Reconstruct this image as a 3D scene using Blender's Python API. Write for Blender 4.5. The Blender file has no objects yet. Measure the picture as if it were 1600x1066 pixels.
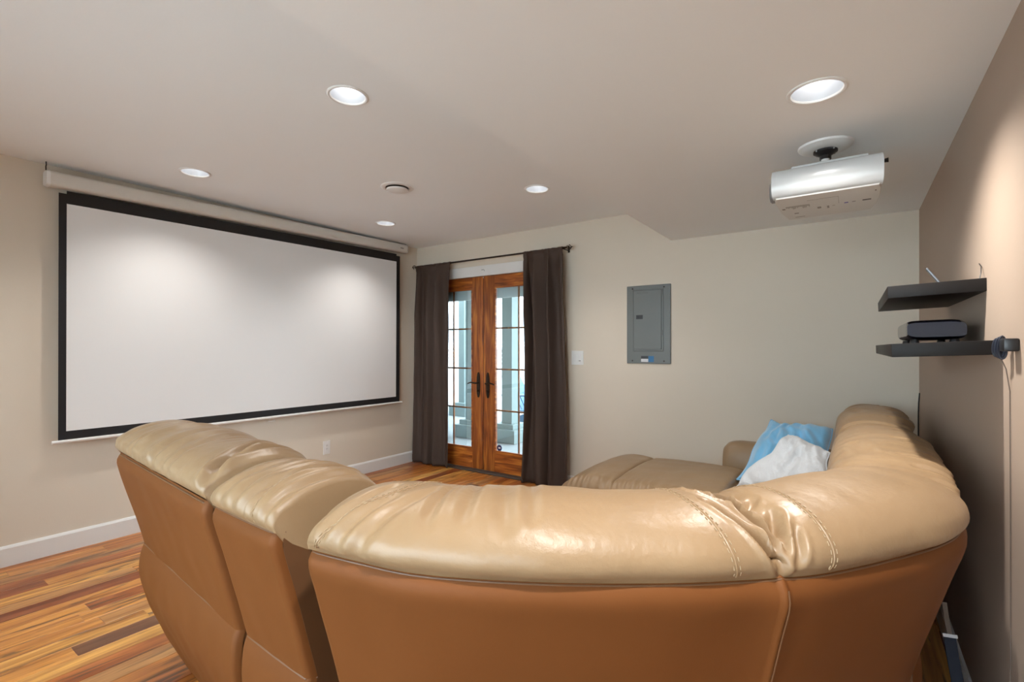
import bpy, bmesh, math, random
from mathutils import Vector, Matrix, noise
random.seed(7)
PI = math.pi
sc = bpy.context.scene
COL = sc.collection

# ------------------------------------------------------------------ camera, world, exposure
CAM_H = 1.3183
cam_d = bpy.data.cameras.new('camera')
cam = bpy.data.objects.new('camera', cam_d); COL.objects.link(cam)
cam.location = (0, 0, CAM_H); cam.rotation_euler = (PI/2, 0, 0.6089)
cam_d.sensor_width = 36; cam_d.lens = 762.251*36/1600; cam_d.shift_y = 10.126/1600
cam_d.clip_start = .02
sc.camera = cam
sc.view_settings.view_transform = 'Standard'; sc.view_settings.look = 'None'
sc.view_settings.gamma = 1; sc.view_settings.use_curve_mapping = False
sc.view_settings.exposure = 0.50
world = bpy.data.worlds.new('world'); sc.world = world; world.use_nodes = True
bg = world.node_tree.nodes['Background']
bg.inputs['Color'].default_value = (.88, .945, 1.0, 1); bg.inputs['Strength'].default_value = 8.5
LAMP_W = 32.0          # lamps in the high ceiling
LAMP_W_LOW = (80.0, 80.0)      # stronger bulbs in the dropped ceiling
LAMP_COL = (1.0, .96, .905)

# room measures (metres, camera foot at the origin)
XL, YB, XR, YF = -4.183, 4.0525, .352, -1.35
ZH, ZL, XS = 2.478, 2.2007, -1.2234

# ------------------------------------------------------------------ materials
MATS = {}
def mat(name, col, rough=.5, metal=0, bump=None, var=None, emit=None, spec=None, coat=None, sheen=None):
    m = bpy.data.materials.new(name); m.use_nodes = True; MATS[name] = m
    nt = m.node_tree; b = nt.nodes['Principled BSDF']
    b.inputs['Base Color'].default_value = (*col, 1); b.inputs['Roughness'].default_value = rough
    b.inputs['Metallic'].default_value = metal
    if spec is not None: b.inputs['Specular IOR Level'].default_value = spec
    if coat: b.inputs['Coat Weight'].default_value = coat[0]; b.inputs['Coat Roughness'].default_value = coat[1]
    if sheen: b.inputs['Sheen Weight'].default_value = sheen
    if emit: b.inputs['Emission Color'].default_value = (*emit[0], 1); b.inputs['Emission Strength'].default_value = emit[1]
    tc = nt.nodes.new('ShaderNodeNewGeometry')
    if var:          # (scale, amount)
        n = nt.nodes.new('ShaderNodeTexNoise'); n.inputs['Scale'].default_value = var[0]; n.inputs['Detail'].default_value = 4
        nt.links.new(tc.outputs['Position'], n.inputs['Vector'])
        mx = nt.nodes.new('ShaderNodeMix'); mx.data_type = 'RGBA'
        mx.inputs[6].default_value = (*[c*(1-var[1]) for c in col], 1); mx.inputs[7].default_value = (*[min(1, c*(1+var[1])) for c in col], 1)
        nt.links.new(n.outputs['Fac'], mx.inputs[0]); nt.links.new(mx.outputs[2], b.inputs['Base Color'])
    if bump:         # list of (scale, strength, distance)
        prev = None
        for s, st, dist in bump:
            n = nt.nodes.new('ShaderNodeTexNoise'); n.inputs['Scale'].default_value = s; n.inputs['Detail'].default_value = 5
            nt.links.new(tc.outputs['Position'], n.inputs['Vector'])
            bp = nt.nodes.new('ShaderNodeBump'); bp.inputs['Strength'].default_value = st; bp.inputs['Distance'].default_value = dist
            nt.links.new(n.outputs['Fac'], bp.inputs['Height'])
            if prev: nt.links.new(prev.outputs['Normal'], bp.inputs['Normal'])
            prev = bp
        nt.links.new(prev.outputs['Normal'], b.inputs['Normal'])
    return m

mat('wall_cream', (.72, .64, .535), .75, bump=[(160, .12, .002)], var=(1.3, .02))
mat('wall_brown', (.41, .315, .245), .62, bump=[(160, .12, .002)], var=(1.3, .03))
mat('ceiling_white', (.87, .885, .89), .85, bump=[(120, .1, .002)], var=(.8, .015))
mat('trim_white', (.78, .77, .75), .4)
mat('plastic_white', (.80, .79, .77), .35)
mat('casing_white', (.70, .67, .62), .4)
mat('screen_white', (.82, .82, .82), .9)
mat('screen_black', (.008, .008, .010), .7)
mat('bronze', (.035, .026, .02), .4, .7)
mat('steel', (.55, .55, .56), .25, 1)
mat('reflector', (.50, .52, .55), .3, .4)
mat('lamp_glow', (1, 1, 1), .5, emit=((1, .97, .93), 5))
mat('panel_grey', (.15, .16, .155), .42, .1, var=(6, .05))
mat('black_plastic', (.012, .012, .014), .35)
mat('navy_gloss', (.008, .010, .02), .12)
mat('grey_plastic', (.22, .22, .22), .4)
mat('label_white', (.75, .76, .78), .5)
mat('label_blue', (.03, .16, .35), .5)
mat('label_indigo', (.12, .11, .45), .5)
mat('label_grey', (.30, .28, .26), .6)
mat('projector_white', (.60, .62, .63), .22)
mat('projector_print', (.74, .74, .73), .5)
mat('curtain_brown', (.058, .036, .027), .8, bump=[(900, .25, .001), (9, .25, .004)], var=(5, .12))
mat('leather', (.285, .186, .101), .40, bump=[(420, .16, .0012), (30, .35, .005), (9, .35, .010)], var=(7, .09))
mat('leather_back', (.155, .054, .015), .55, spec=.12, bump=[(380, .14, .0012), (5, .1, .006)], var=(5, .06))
mat('leather_dark', (.14, .065, .028), .45, bump=[(420, .16, .0012)], var=(7, .06))
mat('stitch', (.38, .28, .17), .6)
mat('lining_black', (.006, .006, .008), .8)
mat('pillow_blue', (.18, .46, .72), .9, bump=[(300, .3, .002), (18, .3, .006)], var=(9, .22), sheen=.6)
mat('pillow_white', (.68, .71, .74), .95, bump=[(220, .8, .006), (40, .5, .006)], var=(25, .06), sheen=.4)
mat('cable_black', (.01, .01, .012), .5)
mat('cable_brown', (.16, .12, .095), .6)
mat('cable_blue', (.018, .024, .04), .4)
mat('teal_paint', (.16, .22, .22), .6, var=(3, .08))
mat('cream_paint', (.5, .48, .42), .6)
mat('concrete', (.22, .25, .26), .8, bump=[(60, .3, .004)], var=(4, .15))
mat('siding', (.85, .86, .88), .7)
mat('fence_white', (.74, .70, .70), .7, var=(3, .08))
mat('lattice', (.55, .50, .46), .7)
mat('chair_blue', (.05, .14, .25), .5)
mat('far_glass', (.25, .33, .40), .08)
mat('lawn', (.30, .29, .27), .9, var=(8, .2))
mat('bounce_paving', (.62, .61, .59), .85, var=(6, .1))
mat('wood_dark_shelf', (.010, .008, .0075), .5, spec=.25, bump=[(90, .2, .001)], var=(30, .2))
mat('sill_bronze', (.10, .085, .075), .45, .4)
mat('brass', (.55, .38, .16), .3, 1)
mat('silver_card', (.16, .17, .19), .3, .5)
mat('shade_fabric', (.70, .69, .66), .8)

def wood_door(name, scale, gain):
    m = bpy.data.materials.new(name); m.use_nodes = True; MATS[name] = m
    nt = m.node_tree; b = nt.nodes['Principled BSDF']; b.inputs['Roughness'].default_value = .3
    g = nt.nodes.new('ShaderNodeNewGeometry'); oi = nt.nodes.new('ShaderNodeObjectInfo')
    mp = nt.nodes.new('ShaderNodeMapping')
    nt.links.new(g.outputs['Position'], mp.inputs['Vector'])
    sw = nt.nodes.new('ShaderNodeVectorMath'); sw.operation = 'ADD'
    cb = nt.nodes.new('ShaderNodeCombineXYZ')
    ml = nt.nodes.new('ShaderNodeMath'); ml.operation = 'MULTIPLY'; ml.inputs[1].default_value = 40
    nt.links.new(oi.outputs['Random'], ml.inputs[0])
    for i in range(3): nt.links.new(ml.outputs[0], cb.inputs[i])
    nt.links.new(mp.outputs['Vector'], sw.inputs[0]); nt.links.new(cb.outputs[0], sw.inputs[1])
    mp.inputs['Scale'].default_value = scale
    n = nt.nodes.new('ShaderNodeTexNoise'); n.inputs['Scale'].default_value = 1.0; n.inputs['Detail'].default_value = 6; n.inputs['Distortion'].default_value = .8
    nt.links.new(sw.outputs[0], n.inputs['Vector'])
    r = nt.nodes.new('ShaderNodeValToRGB')
    e = r.color_ramp.elements; e[0].position = .3; e[0].color = (.12*gain, .028*gain, .007*gain, 1); e[1].position = .75; e[1].color = (.58*gain, .225*gain, .035*gain, 1)
    k = e.new(.52); k.color = (.31*gain, .085*gain, .014*gain, 1)
    nt.links.new(n.outputs['Fac'], r.inputs['Fac']); nt.links.new(r.outputs['Color'], b.inputs['Base Color'])
wood_door('door_wood', (26, 26, 2.2), 1.0)
wood_door('door_wood_rail', (3.0, 26, 30), 1.25)
wood_door('door_wood_gold', (30, 26, 3), 1.5)

def wood_floor():
    m = bpy.data.materials.new('floor_wood'); m.use_nodes = True; MATS['floor_wood'] = m
    nt = m.node_tree; b = nt.nodes['Principled BSDF']; b.inputs['Roughness'].default_value = .3
    g = nt.nodes.new('ShaderNodeNewGeometry'); oi = nt.nodes.new('ShaderNodeObjectInfo')
    cb = nt.nodes.new('ShaderNodeCombineXYZ'); ml = nt.nodes.new('ShaderNodeMath'); ml.operation = 'MULTIPLY'; ml.inputs[1].default_value = 60
    nt.links.new(oi.outputs['Random'], ml.inputs[0])
    for i in range(3): nt.links.new(ml.outputs[0], cb.inputs[i])
    ad = nt.nodes.new('ShaderNodeVectorMath'); ad.operation = 'ADD'
    nt.links.new(g.outputs['Position'], ad.inputs[0]); nt.links.new(cb.outputs[0], ad.inputs[1])
    def streak(sx, sy, det, dis):
        mp = nt.nodes.new('ShaderNodeMapping'); mp.inputs['Scale'].default_value = (sx, sy, 1)
        nt.links.new(ad.outputs[0], mp.inputs['Vector'])
        n = nt.nodes.new('ShaderNodeTexNoise'); n.inputs['Scale'].default_value = 1; n.inputs['Detail'].default_value = det; n.inputs['Distortion'].default_value = dis
        nt.links.new(mp.outputs['Vector'], n.inputs['Vector']); return n
    fine = streak(70, 2.5, 5, .3); wide = streak(17, 1.3, 3, .8); dark = streak(20, 1.6, 4, 1.4)
    mx = nt.nodes.new('ShaderNodeMix'); mx.data_type = 'RGBA'; mx.blend_type = 'MULTIPLY'; mx.inputs[0].default_value = 1
    r = nt.nodes.new('ShaderNodeValToRGB'); e = r.color_ramp.elements
    e[0].position = .3; e[0].color = (.72, .62, .52, 1); e[1].position = .7; e[1].color = (1.12, 1.15, 1.2, 1)
    nt.links.new(fine.outputs['Fac'], r.inputs['Fac'])
    nt.links.new(oi.outputs['Color'], mx.inputs[6]); nt.links.new(r.outputs['Color'], mx.inputs[7])
    r2 = nt.nodes.new('ShaderNodeValToRGB'); e = r2.color_ramp.elements
    e[0].position = .33; e[0].color = (.6, .45, .36, 1); e[1].position = .62; e[1].color = (1.12, 1.12, 1.05, 1)
    nt.links.new(wide.outputs['Fac'], r2.inputs['Fac'])
    mx2 = nt.nodes.new('ShaderNodeMix'); mx2.data_type = 'RGBA'; mx2.blend_type = 'MULTIPLY'; mx2.inputs[0].default_value = 1
    nt.links.new(mx.outputs[2], mx2.inputs[6]); nt.links.new(r2.outputs['Color'], mx2.inputs[7])
    r3 = nt.nodes.new('ShaderNodeValToRGB'); e = r3.color_ramp.elements
    e[0].position = .575; e[0].color = (0, 0, 0, 1); e[1].position = .63; e[1].color = (1, 1, 1, 1)
    nt.links.new(dark.outputs['Fac'], r3.inputs['Fac'])
    mx3 = nt.nodes.new('ShaderNodeMix'); mx3.data_type = 'RGBA'
    ms = nt.nodes.new('ShaderNodeMath'); ms.operation = 'MULTIPLY'; ms.inputs[1].default_value = .75
    nt.links.new(r3.outputs['Color'], ms.inputs[0]); nt.links.new(ms.outputs[0], mx3.inputs[0])
    nt.links.new(mx2.outputs[2], mx3.inputs[6]); mx3.inputs[7].default_value = (.085, .042, .022, 1)
    nt.links.new(mx3.outputs[2], b.inputs['Base Color'])
wood_floor()

def pane_glass():
    m = bpy.data.materials.new('pane_glass'); m.use_nodes = True; MATS['pane_glass'] = m
    nt = m.node_tree; nt.nodes.clear()
    o = nt.nodes.new('ShaderNodeOutputMaterial'); t = nt.nodes.new('ShaderNodeBsdfTransparent'); t.inputs[0].default_value = (.90, .96, .98, 1)
    gl = nt.nodes.new('ShaderNodeBsdfGlossy'); gl.inputs['Roughness'].default_value = .02
    fr = nt.nodes.new('ShaderNodeFresnel'); fr.inputs['IOR'].default_value = 1.45
    mx = nt.nodes.new('ShaderNodeMixShader')
    nt.links.new(fr.outputs[0], mx.inputs[0]); nt.links.new(t.outputs[0], mx.inputs[1]); nt.links.new(gl.outputs[0], mx.inputs[2])
    nt.links.new(mx.outputs[0], o.inputs[0])
pane_glass()

# ------------------------------------------------------------------ builders
WL = {}          # world origin of every object made here
def V(*a): return Vector(a)
class MB:
    def __init__(s): s.v = []; s.f = []
    def add(s, vs, fs):
        o = len(s.v); s.v += [tuple(p) for p in vs]; s.f += [tuple(i+o for i in f) for f in fs]; return s
    def bm(s, b, M=None):
        b.verts.ensure_lookup_table(); b.verts.index_update()
        vs = [(M @ v.co if M else v.co.copy()) for v in b.verts]
        s.add(vs, [[v.index for v in f.verts] for f in b.faces]); b.free(); return s
    def box(s, x0, x1, y0, y1, z0, z1, bev=0, seg=2, M=None):
        b = bmesh.new(); bmesh.ops.create_cube(b, size=1)
        for v in b.verts: v.co = ((x0+x1)/2+v.co.x*(x1-x0), (y0+y1)/2+v.co.y*(y1-y0), (z0+z1)/2+v.co.z*(z1-z0))
        if bev: bmesh.ops.bevel(b, geom=b.edges[:], offset=bev, segments=seg, profile=.5, affect='EDGES')
        return s.bm(b, M)
    def tube(s, pts, r, seg=8, cap=True):
        pts = [Vector(p) for p in pts]; n = len(pts); rs = r if isinstance(r, (list, tuple)) else [r]*n
        up = None; vs = []; fs = []
        for i, p in enumerate(pts):
            t = (pts[min(i+1, n-1)]-pts[max(i-1, 0)]).normalized()
            if up is None: up = V(0, 0, 1) if abs(t.z) < .9 else V(1, 0, 0)
            a = t.cross(up).normalized(); b_ = a.cross(t).normalized(); up = b_
            for k in range(seg):
                an = 2*PI*k/seg; vs.append(p+(a*math.cos(an)+b_*math.sin(an))*rs[i])
        for i in range(n-1):
            for k in range(seg): fs.append((i*seg+k, i*seg+(k+1) % seg, (i+1)*seg+(k+1) % seg, (i+1)*seg+k))
        if cap: fs.append(tuple(range(seg))[::-1]); fs.append(tuple((n-1)*seg+k for k in range(seg)))
        return s.add(vs, fs)
    def lathe(s, prof, o, axis='z', seg=32, caps=True):
        vs = []; fs = []; n = len(prof)
        for r, h in prof:
            for k in range(seg):
                a = 2*PI*k/seg; c, d = r*math.cos(a), r*math.sin(a)
                vs.append(V(*o)+(V(c, d, h) if axis == 'z' else V(h, c, d) if axis == 'x' else V(c, h, d)))
        for i in range(n-1):
            for k in range(seg): fs.append((i*seg+k, i*seg+(k+1) % seg, (i+1)*seg+(k+1) % seg, (i+1)*seg+k))
        if caps: fs.append(tuple(range(seg))); fs.append(tuple((n-1)*seg+k for k in range(seg)))
        return s.add(vs, fs)
    def prism(s, poly, fn0, fn1):
        """closed outline poly (2d); fn0/fn1 lift a 2d point to the two end faces"""
        n = len(poly); vs = [fn0(p) for p in poly]+[fn1(p) for p in poly]
        fs = [tuple(range(n)), tuple(range(2*n-1, n-1, -1))]+[(i, (i+1) % n, n+(i+1) % n, n+i) for i in range(n)]
        return s.add(vs, fs)
    def grid(s, fn, nu, nv, wrap_u=False):
        vs = [fn(i/nu if wrap_u else i/(nu-1), j/(nv-1)) for j in range(nv) for i in range(nu)]
        fs = []
        for j in range(nv-1):
            for i in range(nu if wrap_u else nu-1):
                i2 = (i+1) % nu; fs.append((j*nu+i, j*nu+i2, (j+1)*nu+i2, (j+1)*nu+i))
        return s.add(vs, fs)
    def build(s, name, m, parent=None, loc=None, smooth=False, angle=35, label=None):
        o3 = Vector(loc) if loc else (WL[parent.name] if parent else V(0, 0, 0))
        me = bpy.data.meshes.new(name); me.from_pydata([Vector(p)-o3 for p in s.v], [], s.f); me.update()
        b = bmesh.new(); b.from_mesh(me); bmesh.ops.recalc_face_normals(b, faces=b.faces[:]); b.to_mesh(me); b.free()
        if smooth:
            for p in me.polygons: p.use_smooth = True
            if angle: me.set_sharp_from_angle(angle=math.radians(angle))
        me.materials.append(MATS[m])
        ob = bpy.data.objects.new(name, me); COL.objects.link(ob)
        if parent:
            ob.parent = parent; ob.location = o3-WL[parent.name]
        else: ob.location = o3
        WL[ob.name] = o3
        if label: ob['label'] = label
        return ob
def tag(o, label, cat, group=None):
    o['label'] = label; o['category'] = cat
    if group: o['group'] = group
    return o
def struct(o): o['kind'] = 'structure'; return o
def thing(name, loc, label, cat, group=None):
    e = bpy.data.objects.new(name, None); COL.objects.link(e); e.location = loc; WL[e.name] = Vector(loc)
    e.empty_display_size = .1
    return tag(e, label, cat, group)
def crom(pts, n):
    """uniform samples by arc length along a Catmull-Rom curve through pts"""
    P = [Vector(p) for p in pts]; P = [2*P[0]-P[1]]+P+[2*P[-1]-P[-2]]; o = []
    for i in range(1, len(P)-2):
        a, b, c, d = P[i-1:i+3]
        for k in range(24):
            t = k/24; o.append(.5*((2*b)+(c-a)*t+(2*a-5*b+4*c-d)*t*t+(3*b-a-3*c+d)*t**3))
    o.append(P[-2].copy())
    L = [0]
    for i in range(1, len(o)): L.append(L[-1]+(o[i]-o[i-1]).length)
    r = []; j = 0
    for k in range(n):
        t = L[-1]*k/(n-1)
        while j < len(L)-2 and L[j+1] < t: j += 1
        f = (t-L[j])/max(1e-9, L[j+1]-L[j]); r.append(o[j].lerp(o[j+1], min(1, f)))
    return r, L[-1]
def plate_with_holes(x0, x1, y0, y1, z, holes, extra=None):
    b = bmesh.new(); E = []
    def ring(ps):
        vs = [b.verts.new((p[0], p[1], z)) for p in ps]
        for i in range(len(vs)): E.append(b.edges.new((vs[i], vs[(i+1) % len(vs)])))
    ring([(x0, y0), (x1, y0), (x1, y1), (x0, y1)])
    for hx, hy, r in holes: ring([(hx+r*math.cos(2*PI*k/32), hy+r*math.sin(2*PI*k/32)) for k in range(32)])
    bmesh.ops.triangle_fill(b, use_beauty=True, use_dissolve=False, edges=E)
    mb = MB().bm(b)
    if extra: extra(mb)
    return mb

# ------------------------------------------------------------------ room shell
LR = .079
high_lights = [(-3.57, 1.45), (-3.57, 3.06), (-1.905, 1.41), (-1.89, 3.03), (-3.57, -.2)]  # the last one is out of view, added for fill light
low_lights = [(-.10, 1.976), (-.10, .36)]  # the second one is out of view, added for fill light
struct(plate_with_holes(XL-.15, XS+.02, YF-.1, YB+.15, ZH, [(x, y, LR) for x, y in high_lights]).build('ceiling', 'ceiling_white'))
def edge_face(mb): mb.box(XS-.0, XS+.02, YF-.1, YB+.01, ZL+.0005, ZH+.02)
struct(plate_with_holes(XS, XR+.15, YF-.1, YB+.15, ZL, [(x, y, LR) for x, y in low_lights], edge_face).build('ceiling_lower', 'ceiling_white'))
struct(MB().box(XL-.15, XL, YF-.1, YB+.15, -.05, ZH+.05).build('wall_left', 'wall_cream'))
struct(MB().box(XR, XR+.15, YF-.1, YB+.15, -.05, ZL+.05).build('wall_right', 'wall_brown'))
WX0, WX1, WZ0, WZ1 = -3.1, .2, .45, 2.08  # window row behind the camera, unseen, added to let in fill daylight
struct(MB().box(XL-.1, WX0, YF-.15, YF, -.05, ZH+.05).box(WX1, XR+.1, YF-.15, YF, -.05, ZH+.05).box(WX0, WX1, YF-.15, YF, -.05, WZ0).box(WX0, WX1, YF-.15, YF, WZ1, ZH+.05).build('wall_front', 'wall_cream'))
wn = struct(MB().box(WX0, WX1, YF-.10, YF-.04, WZ0, WZ0+.05).box(WX0, WX1, YF-.10, YF-.04, WZ1-.05, WZ1).box(WX0, WX0+.05, YF-.10, YF-.04, WZ0, WZ1).box(WX1-.05, WX1, YF-.10, YF-.04, WZ0, WZ1).build('fill_window', 'trim_white', loc=(-1.9, YF-.07, WZ0)))
wm = [WX0+.05]+[WX0+(WX1-WX0)*k/4 for k in (1, 2, 3)]+[WX1-.05]
for x_ in wm[1:4]: MB().box(x_-.03, x_+.03, YF-.10, YF-.04, WZ0+.05, WZ1-.05).build('mullion', 'trim_white', wn)
for a_, b_ in zip(wm[:-1], wm[1:]): MB().box(a_, b_, YF-.072, YF-.068, WZ0+.05, WZ1-.05).build('pane', 'pane_glass', wn)
struct(MB().box(WX0-.07, WX1+.07, YF, YF+.018, WZ0-.08, WZ0).box(WX0-.07, WX1+.07, YF, YF+.018, WZ1, WZ1+.08).box(WX0-.07, WX0, YF, YF+.018, WZ0, WZ1).box(WX1, WX1+.07, YF, YF+.018, WZ0, WZ1).build('fill_window_trim', 'trim_white'))
struct(MB().box(-30, 10, -30, YF-.15, -.2, -.14).build('bounce_ground', 'bounce_paving'))  # unseen ground, made pale to bounce daylight up to the ceiling
DX0, DX1, DZ = -4.075, -2.335, 2.085
struct(MB().box(XL, DX0, YB, YB+.15, -.05, ZH+.05).box(DX0, DX1, YB, YB+.15, DZ, ZH+.05).box(DX1, XR, YB, YB+.15, -.05, ZH+.05).build('wall_back', 'wall_cream'))
BBP = [(0, 0), (.016, 0), (.016, .108), (.009, .121), (0, .123)]
struct(MB().prism(BBP, lambda p: V(XL+p[0], YF, p[1]), lambda p: V(XL+p[0], YB, p[1])).build('baseboard_left', 'trim_white'))
struct(MB().prism(BBP, lambda p: V(DX1+.075, YB-p[0], p[1]), lambda p: V(XR, YB-p[0], p[1])).build('baseboard_back', 'trim_white'))
struct(MB().prism(BBP, lambda p: V(XR-p[0], YF, p[1]), lambda p: V(XR-p[0], YB-.016, p[1])).build('baseboard_right', 'trim_white'))
struct(MB().prism(BBP, lambda p: V(XL+.016, YF+p[0], p[1]), lambda p: V(XR-.016, YF+p[0], p[1])).build('baseboard_front', 'trim_white'))
# door casing and sill
struct(MB().box(DX0-.085, DX0+.005, YB-.018, YB, 0, 2.18, .003).box(DX1-.005, DX1+.07, YB-.018, YB, 0, 2.18, .003)
       .box(DX0-.085, DX1+.07, YB-.02, YB, DZ-.012, 2.182, .003).build('trim_1', 'trim_white'))
struct(MB().box(DX0, DX1, YB-.05, YB+.13, .0005, .018, .004).build('trim_2', 'sill_bronze'))

# floor: sub-floor with single planks
floor = struct(MB().box(XL, XR, YF, YB, -.06, -.012).build('floor', 'lining_black', loc=(0, 0, 0)))
PW = .105
palette = [(.62, .28, .068)]*5+[(.55, .215, .045)]*6+[(.70, .37, .10)]*3+[(.42, .135, .032)]*4+[(.30, .085, .025)]*2+[(.19, .085, .042)]*2+[(.50, .25, .09)]*2
plank_cache = {}
def plank(x0, x1, y0, y1, col):
    key = (round(x1-x0, 4), round(y1-y0, 3))
    if key not in plank_cache:
        w, l = key; g = .0007; c = .0016
        b = bmesh.new(); vs = []
        for (ix, iz) in ((g, -.012), (w-g, -.012), (w-g, -c), (w-g-c, 0), (g+c, 0), (g, -c)):
            vs.append((ix, iz))
        mb = MB().prism(vs, lambda p: V(p[0], g, p[1]), lambda p: V(p[0], l-g, p[1]))
        ob = mb.build('plank', 'floor_wood', floor); plank_cache[key] = ob.data
    else:
        ob = bpy.data.objects.new('plank', plank_cache[key]); COL.objects.link(ob); ob.parent = floor
    ob.location = (x0, y0, 0); ob.color = (*col, 1)
rr = random.Random(21)
nrow = int(math.ceil((XR-XL)/PW))
for i in range(nrow):
    x0 = XL+i*PW; x1 = min(XR, x0+PW)
    y = YF; first = True
    while y < YB-.001:
        l = rr.choice([.45, .6, .75, .9, 1.05, 1.2]) if not first else rr.choice([.3, .5, .8, 1.1])
        if x0 > -1.3 and y < 2: l = max(l, 1.05)
        first = False
        e = min(YB, y+l)
        if YB-e < .2: e = YB
        plank(x0, x1, y, e, rr.choice(palette)); y = e

# ------------------------------------------------------------------ recessed downlights
def downlight(x, y, z, label, watt, cone, blend):
    t = thing('recessed_downlight', (x, y, z), label, 'ceiling light', 'recessed ceiling downlights')
    MB().lathe([(.092, 0), (.092, -.003), (.086, -.006), (.079, -.004), (.0765, .002), (.079, .004), (.079, .0)], (x, y, z), seg=40, caps=False).build('trim_ring', 'plastic_white', t, smooth=True)
    MB().lathe([(.0775, .001), (.074, .03), (.066, .062), (.056, .085), (.056, .12), (.0, .12)], (x, y, z), seg=40, caps=False).build('reflector', 'reflector', t, smooth=True)
    MB().lathe([(.030, .050), (.040, .056), (.044, .066), (.044, .09), (.03, .118)], (x, y, z), seg=32).build('bulb', 'lamp_glow', t, smooth=True)
    L = bpy.data.lights.new('downlight_lamp', 'SPOT'); L.shadow_soft_size = .03; L.spot_size = math.radians(cone); L.spot_blend = blend; L.energy = watt; L.color = LAMP_COL
    o = bpy.data.objects.new('lamp', L); COL.objects.link(o); o.parent = t; o.location = (0, 0, .004)
    return t
hl = ['white recessed downlight in ceiling by the screen, away from the glass doors', 'white recessed downlight in ceiling between the screen corner and the curtain rod',
      'white recessed downlight beside the dropped ceiling edge, away from the glass doors', 'white recessed downlight between the round ceiling vent and the dropped ceiling edge',
      'added white recessed fill downlight over the open floor near the added rear window']
for (x, y), l in zip(high_lights, hl): downlight(x, y, ZH, l, LAMP_W, 124, 1.0)
for (x, y), l in zip(low_lights, ['bright white recessed downlight in the dropped ceiling beside the projector', 'added white recessed fill downlight in the dropped ceiling behind the curved sofa corner']): downlight(x, y, ZL, l, LAMP_W_LOW[0 if y > 1 else 1], 130, 1.0)

# round ceiling vent
vx, vy = -2.70, 2.42
t = thing('ceiling_vent', (vx, vy, ZH), 'white round ceiling air vent with a domed disc', 'vent')
MB().lathe([(.118, 0), (.116, -.004), (.1, -.010), (.084, -.008), (.08, .0)], (vx, vy, ZH), seg=48, caps=False).build('vent_ring', 'plastic_white', t, smooth=True)
MB().lathe([(.001, -.034), (.05, -.032), (.074, -.026), (.080, -.019), (.076, -.016), (.0, -.016)], (vx, vy, ZH), seg=48, caps=False).build('vent_disc', 'plastic_white', t, smooth=True)
MB().lathe([(.02, -.02), (.02, .0)], (vx, vy, ZH), seg=16).build('vent_stem', 'grey_plastic', t)
MB().lathe([(.0805, -.001), (.02, -.001)], (vx, vy, ZH), seg=32, caps=False).build('vent_throat_shade', 'black_plastic', t)  # flat black ring painted in for the shade inside the vent

# ------------------------------------------------------------------ projection screen on the left wall
SX = -4.12
t = thing('projection_screen', (XL, 2.3, .7), 'large pull-down projection screen with black border hanging on the wall', 'projection screen')
def sq(y, z, dx=0): return V(SX+dx, y, z)
TL, TR, BL, BR = (.892, 2.300), (3.732, 2.330), (.889, .730), (3.724, .722)
def bil(u, v):
    a = Vector(TL).lerp(Vector(TR), u); b = Vector(BL).lerp(Vector(BR), u); return b.lerp(a, v)
u0, u1, v0, v1 = .0135, .9825, .034, .960
def quad(mb, ua, ub, va, vb, x0, x1):
    P = [bil(ua, va), bil(ub, va), bil(ub, vb), bil(ua, vb)]
    mb.prism([tuple(p) for p in P], lambda p: V(x0, p[0], p[1]), lambda p: V(x1, p[0], p[1])); return mb
quad(MB(), u0-.004, u1+.004, v0-.004, v1+.004, SX-.001, SX+.0005).build('screen_fabric', 'screen_white', t)
bd = MB(); quad(bd, 0, u0, 0, 1, SX-.001, SX+.001); quad(bd, u1, 1, 0, 1, SX-.001, SX+.001); quad(bd, u0, u1, 0, v0, SX-.001, SX+.001); quad(bd, u0, u1, v1, 1.012, SX-.001, SX+.001)
bd.build('screen_border', 'screen_black', t)
cy0, cy1 = .845, 3.80
def cz(y): return 2.370+(y-.892)/(3.732-.892)*.045
def casing_fn(a, s):
    y = cy0+(cy1-cy0)*s; an = 2*PI*a
    c, d = math.cos(an), math.sin(an); p = 4.5
    rx = abs(c)**(2/p)*math.copysign(1, c)*.045; rz = abs(d)**(2/p)*math.copysign(1, d)*.047
    return V(SX+.0+rx, y, cz(y)+rz+.004)
cs = MB().grid(casing_fn, 32, 2, wrap_u=True).build('casing', 'casing_white', t, smooth=True)
for y, s in ((cy0, -1), (cy1, 1)):
    cap = MB().grid(lambda a, k: (lambda q: V(SX+(q.x-SX)*(1.06 if k < 1 else .96), y+s*(.018*k), cz(y)+.004+(q.z-cz(y)-.004)*(1.06 if k < 1 else .96)))(casing_fn(a, 0 if s < 0 else 1)), 32, 2, wrap_u=True)
    n = len(cap.v); cap.f.append(tuple(range(n-32, n)))
    cap.build('end_cap', 'plastic_white', t, smooth=True)
    MB().tube([(SX, y+s*.012, ZH-.001), (SX+.004, y+s*.012, ZH-.022), (SX-.006, y+s*.012, ZH-.03), (SX, y+s*.012, cz(y)+.045)], .003, 6).build('hook', 'bronze', t)
MB().box(SX+.0455, SX+.047, 3.70, 3.745, cz(3.72)-.006, cz(3.72)+.006).build('nameplate', 'label_grey', t)
tr = MB().tube([(SX, BL[0]-.03, BL[1]-.012), (SX, BR[0]+.035, BR[1]-.012)], .011, 12).build('bottom_bar', 'plastic_white', t, smooth=True)
yb_, zb_ = 2.27, .716
MB().tube([(SX+.004, yb_-.012, zb_-.008), (SX+.006, yb_-.03, zb_-.034), (SX+.006, yb_+.03, zb_-.034), (SX+.004, yb_+.012, zb_-.008)], .003, 6).build('pull_handle', 'plastic_white', tr)

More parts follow.
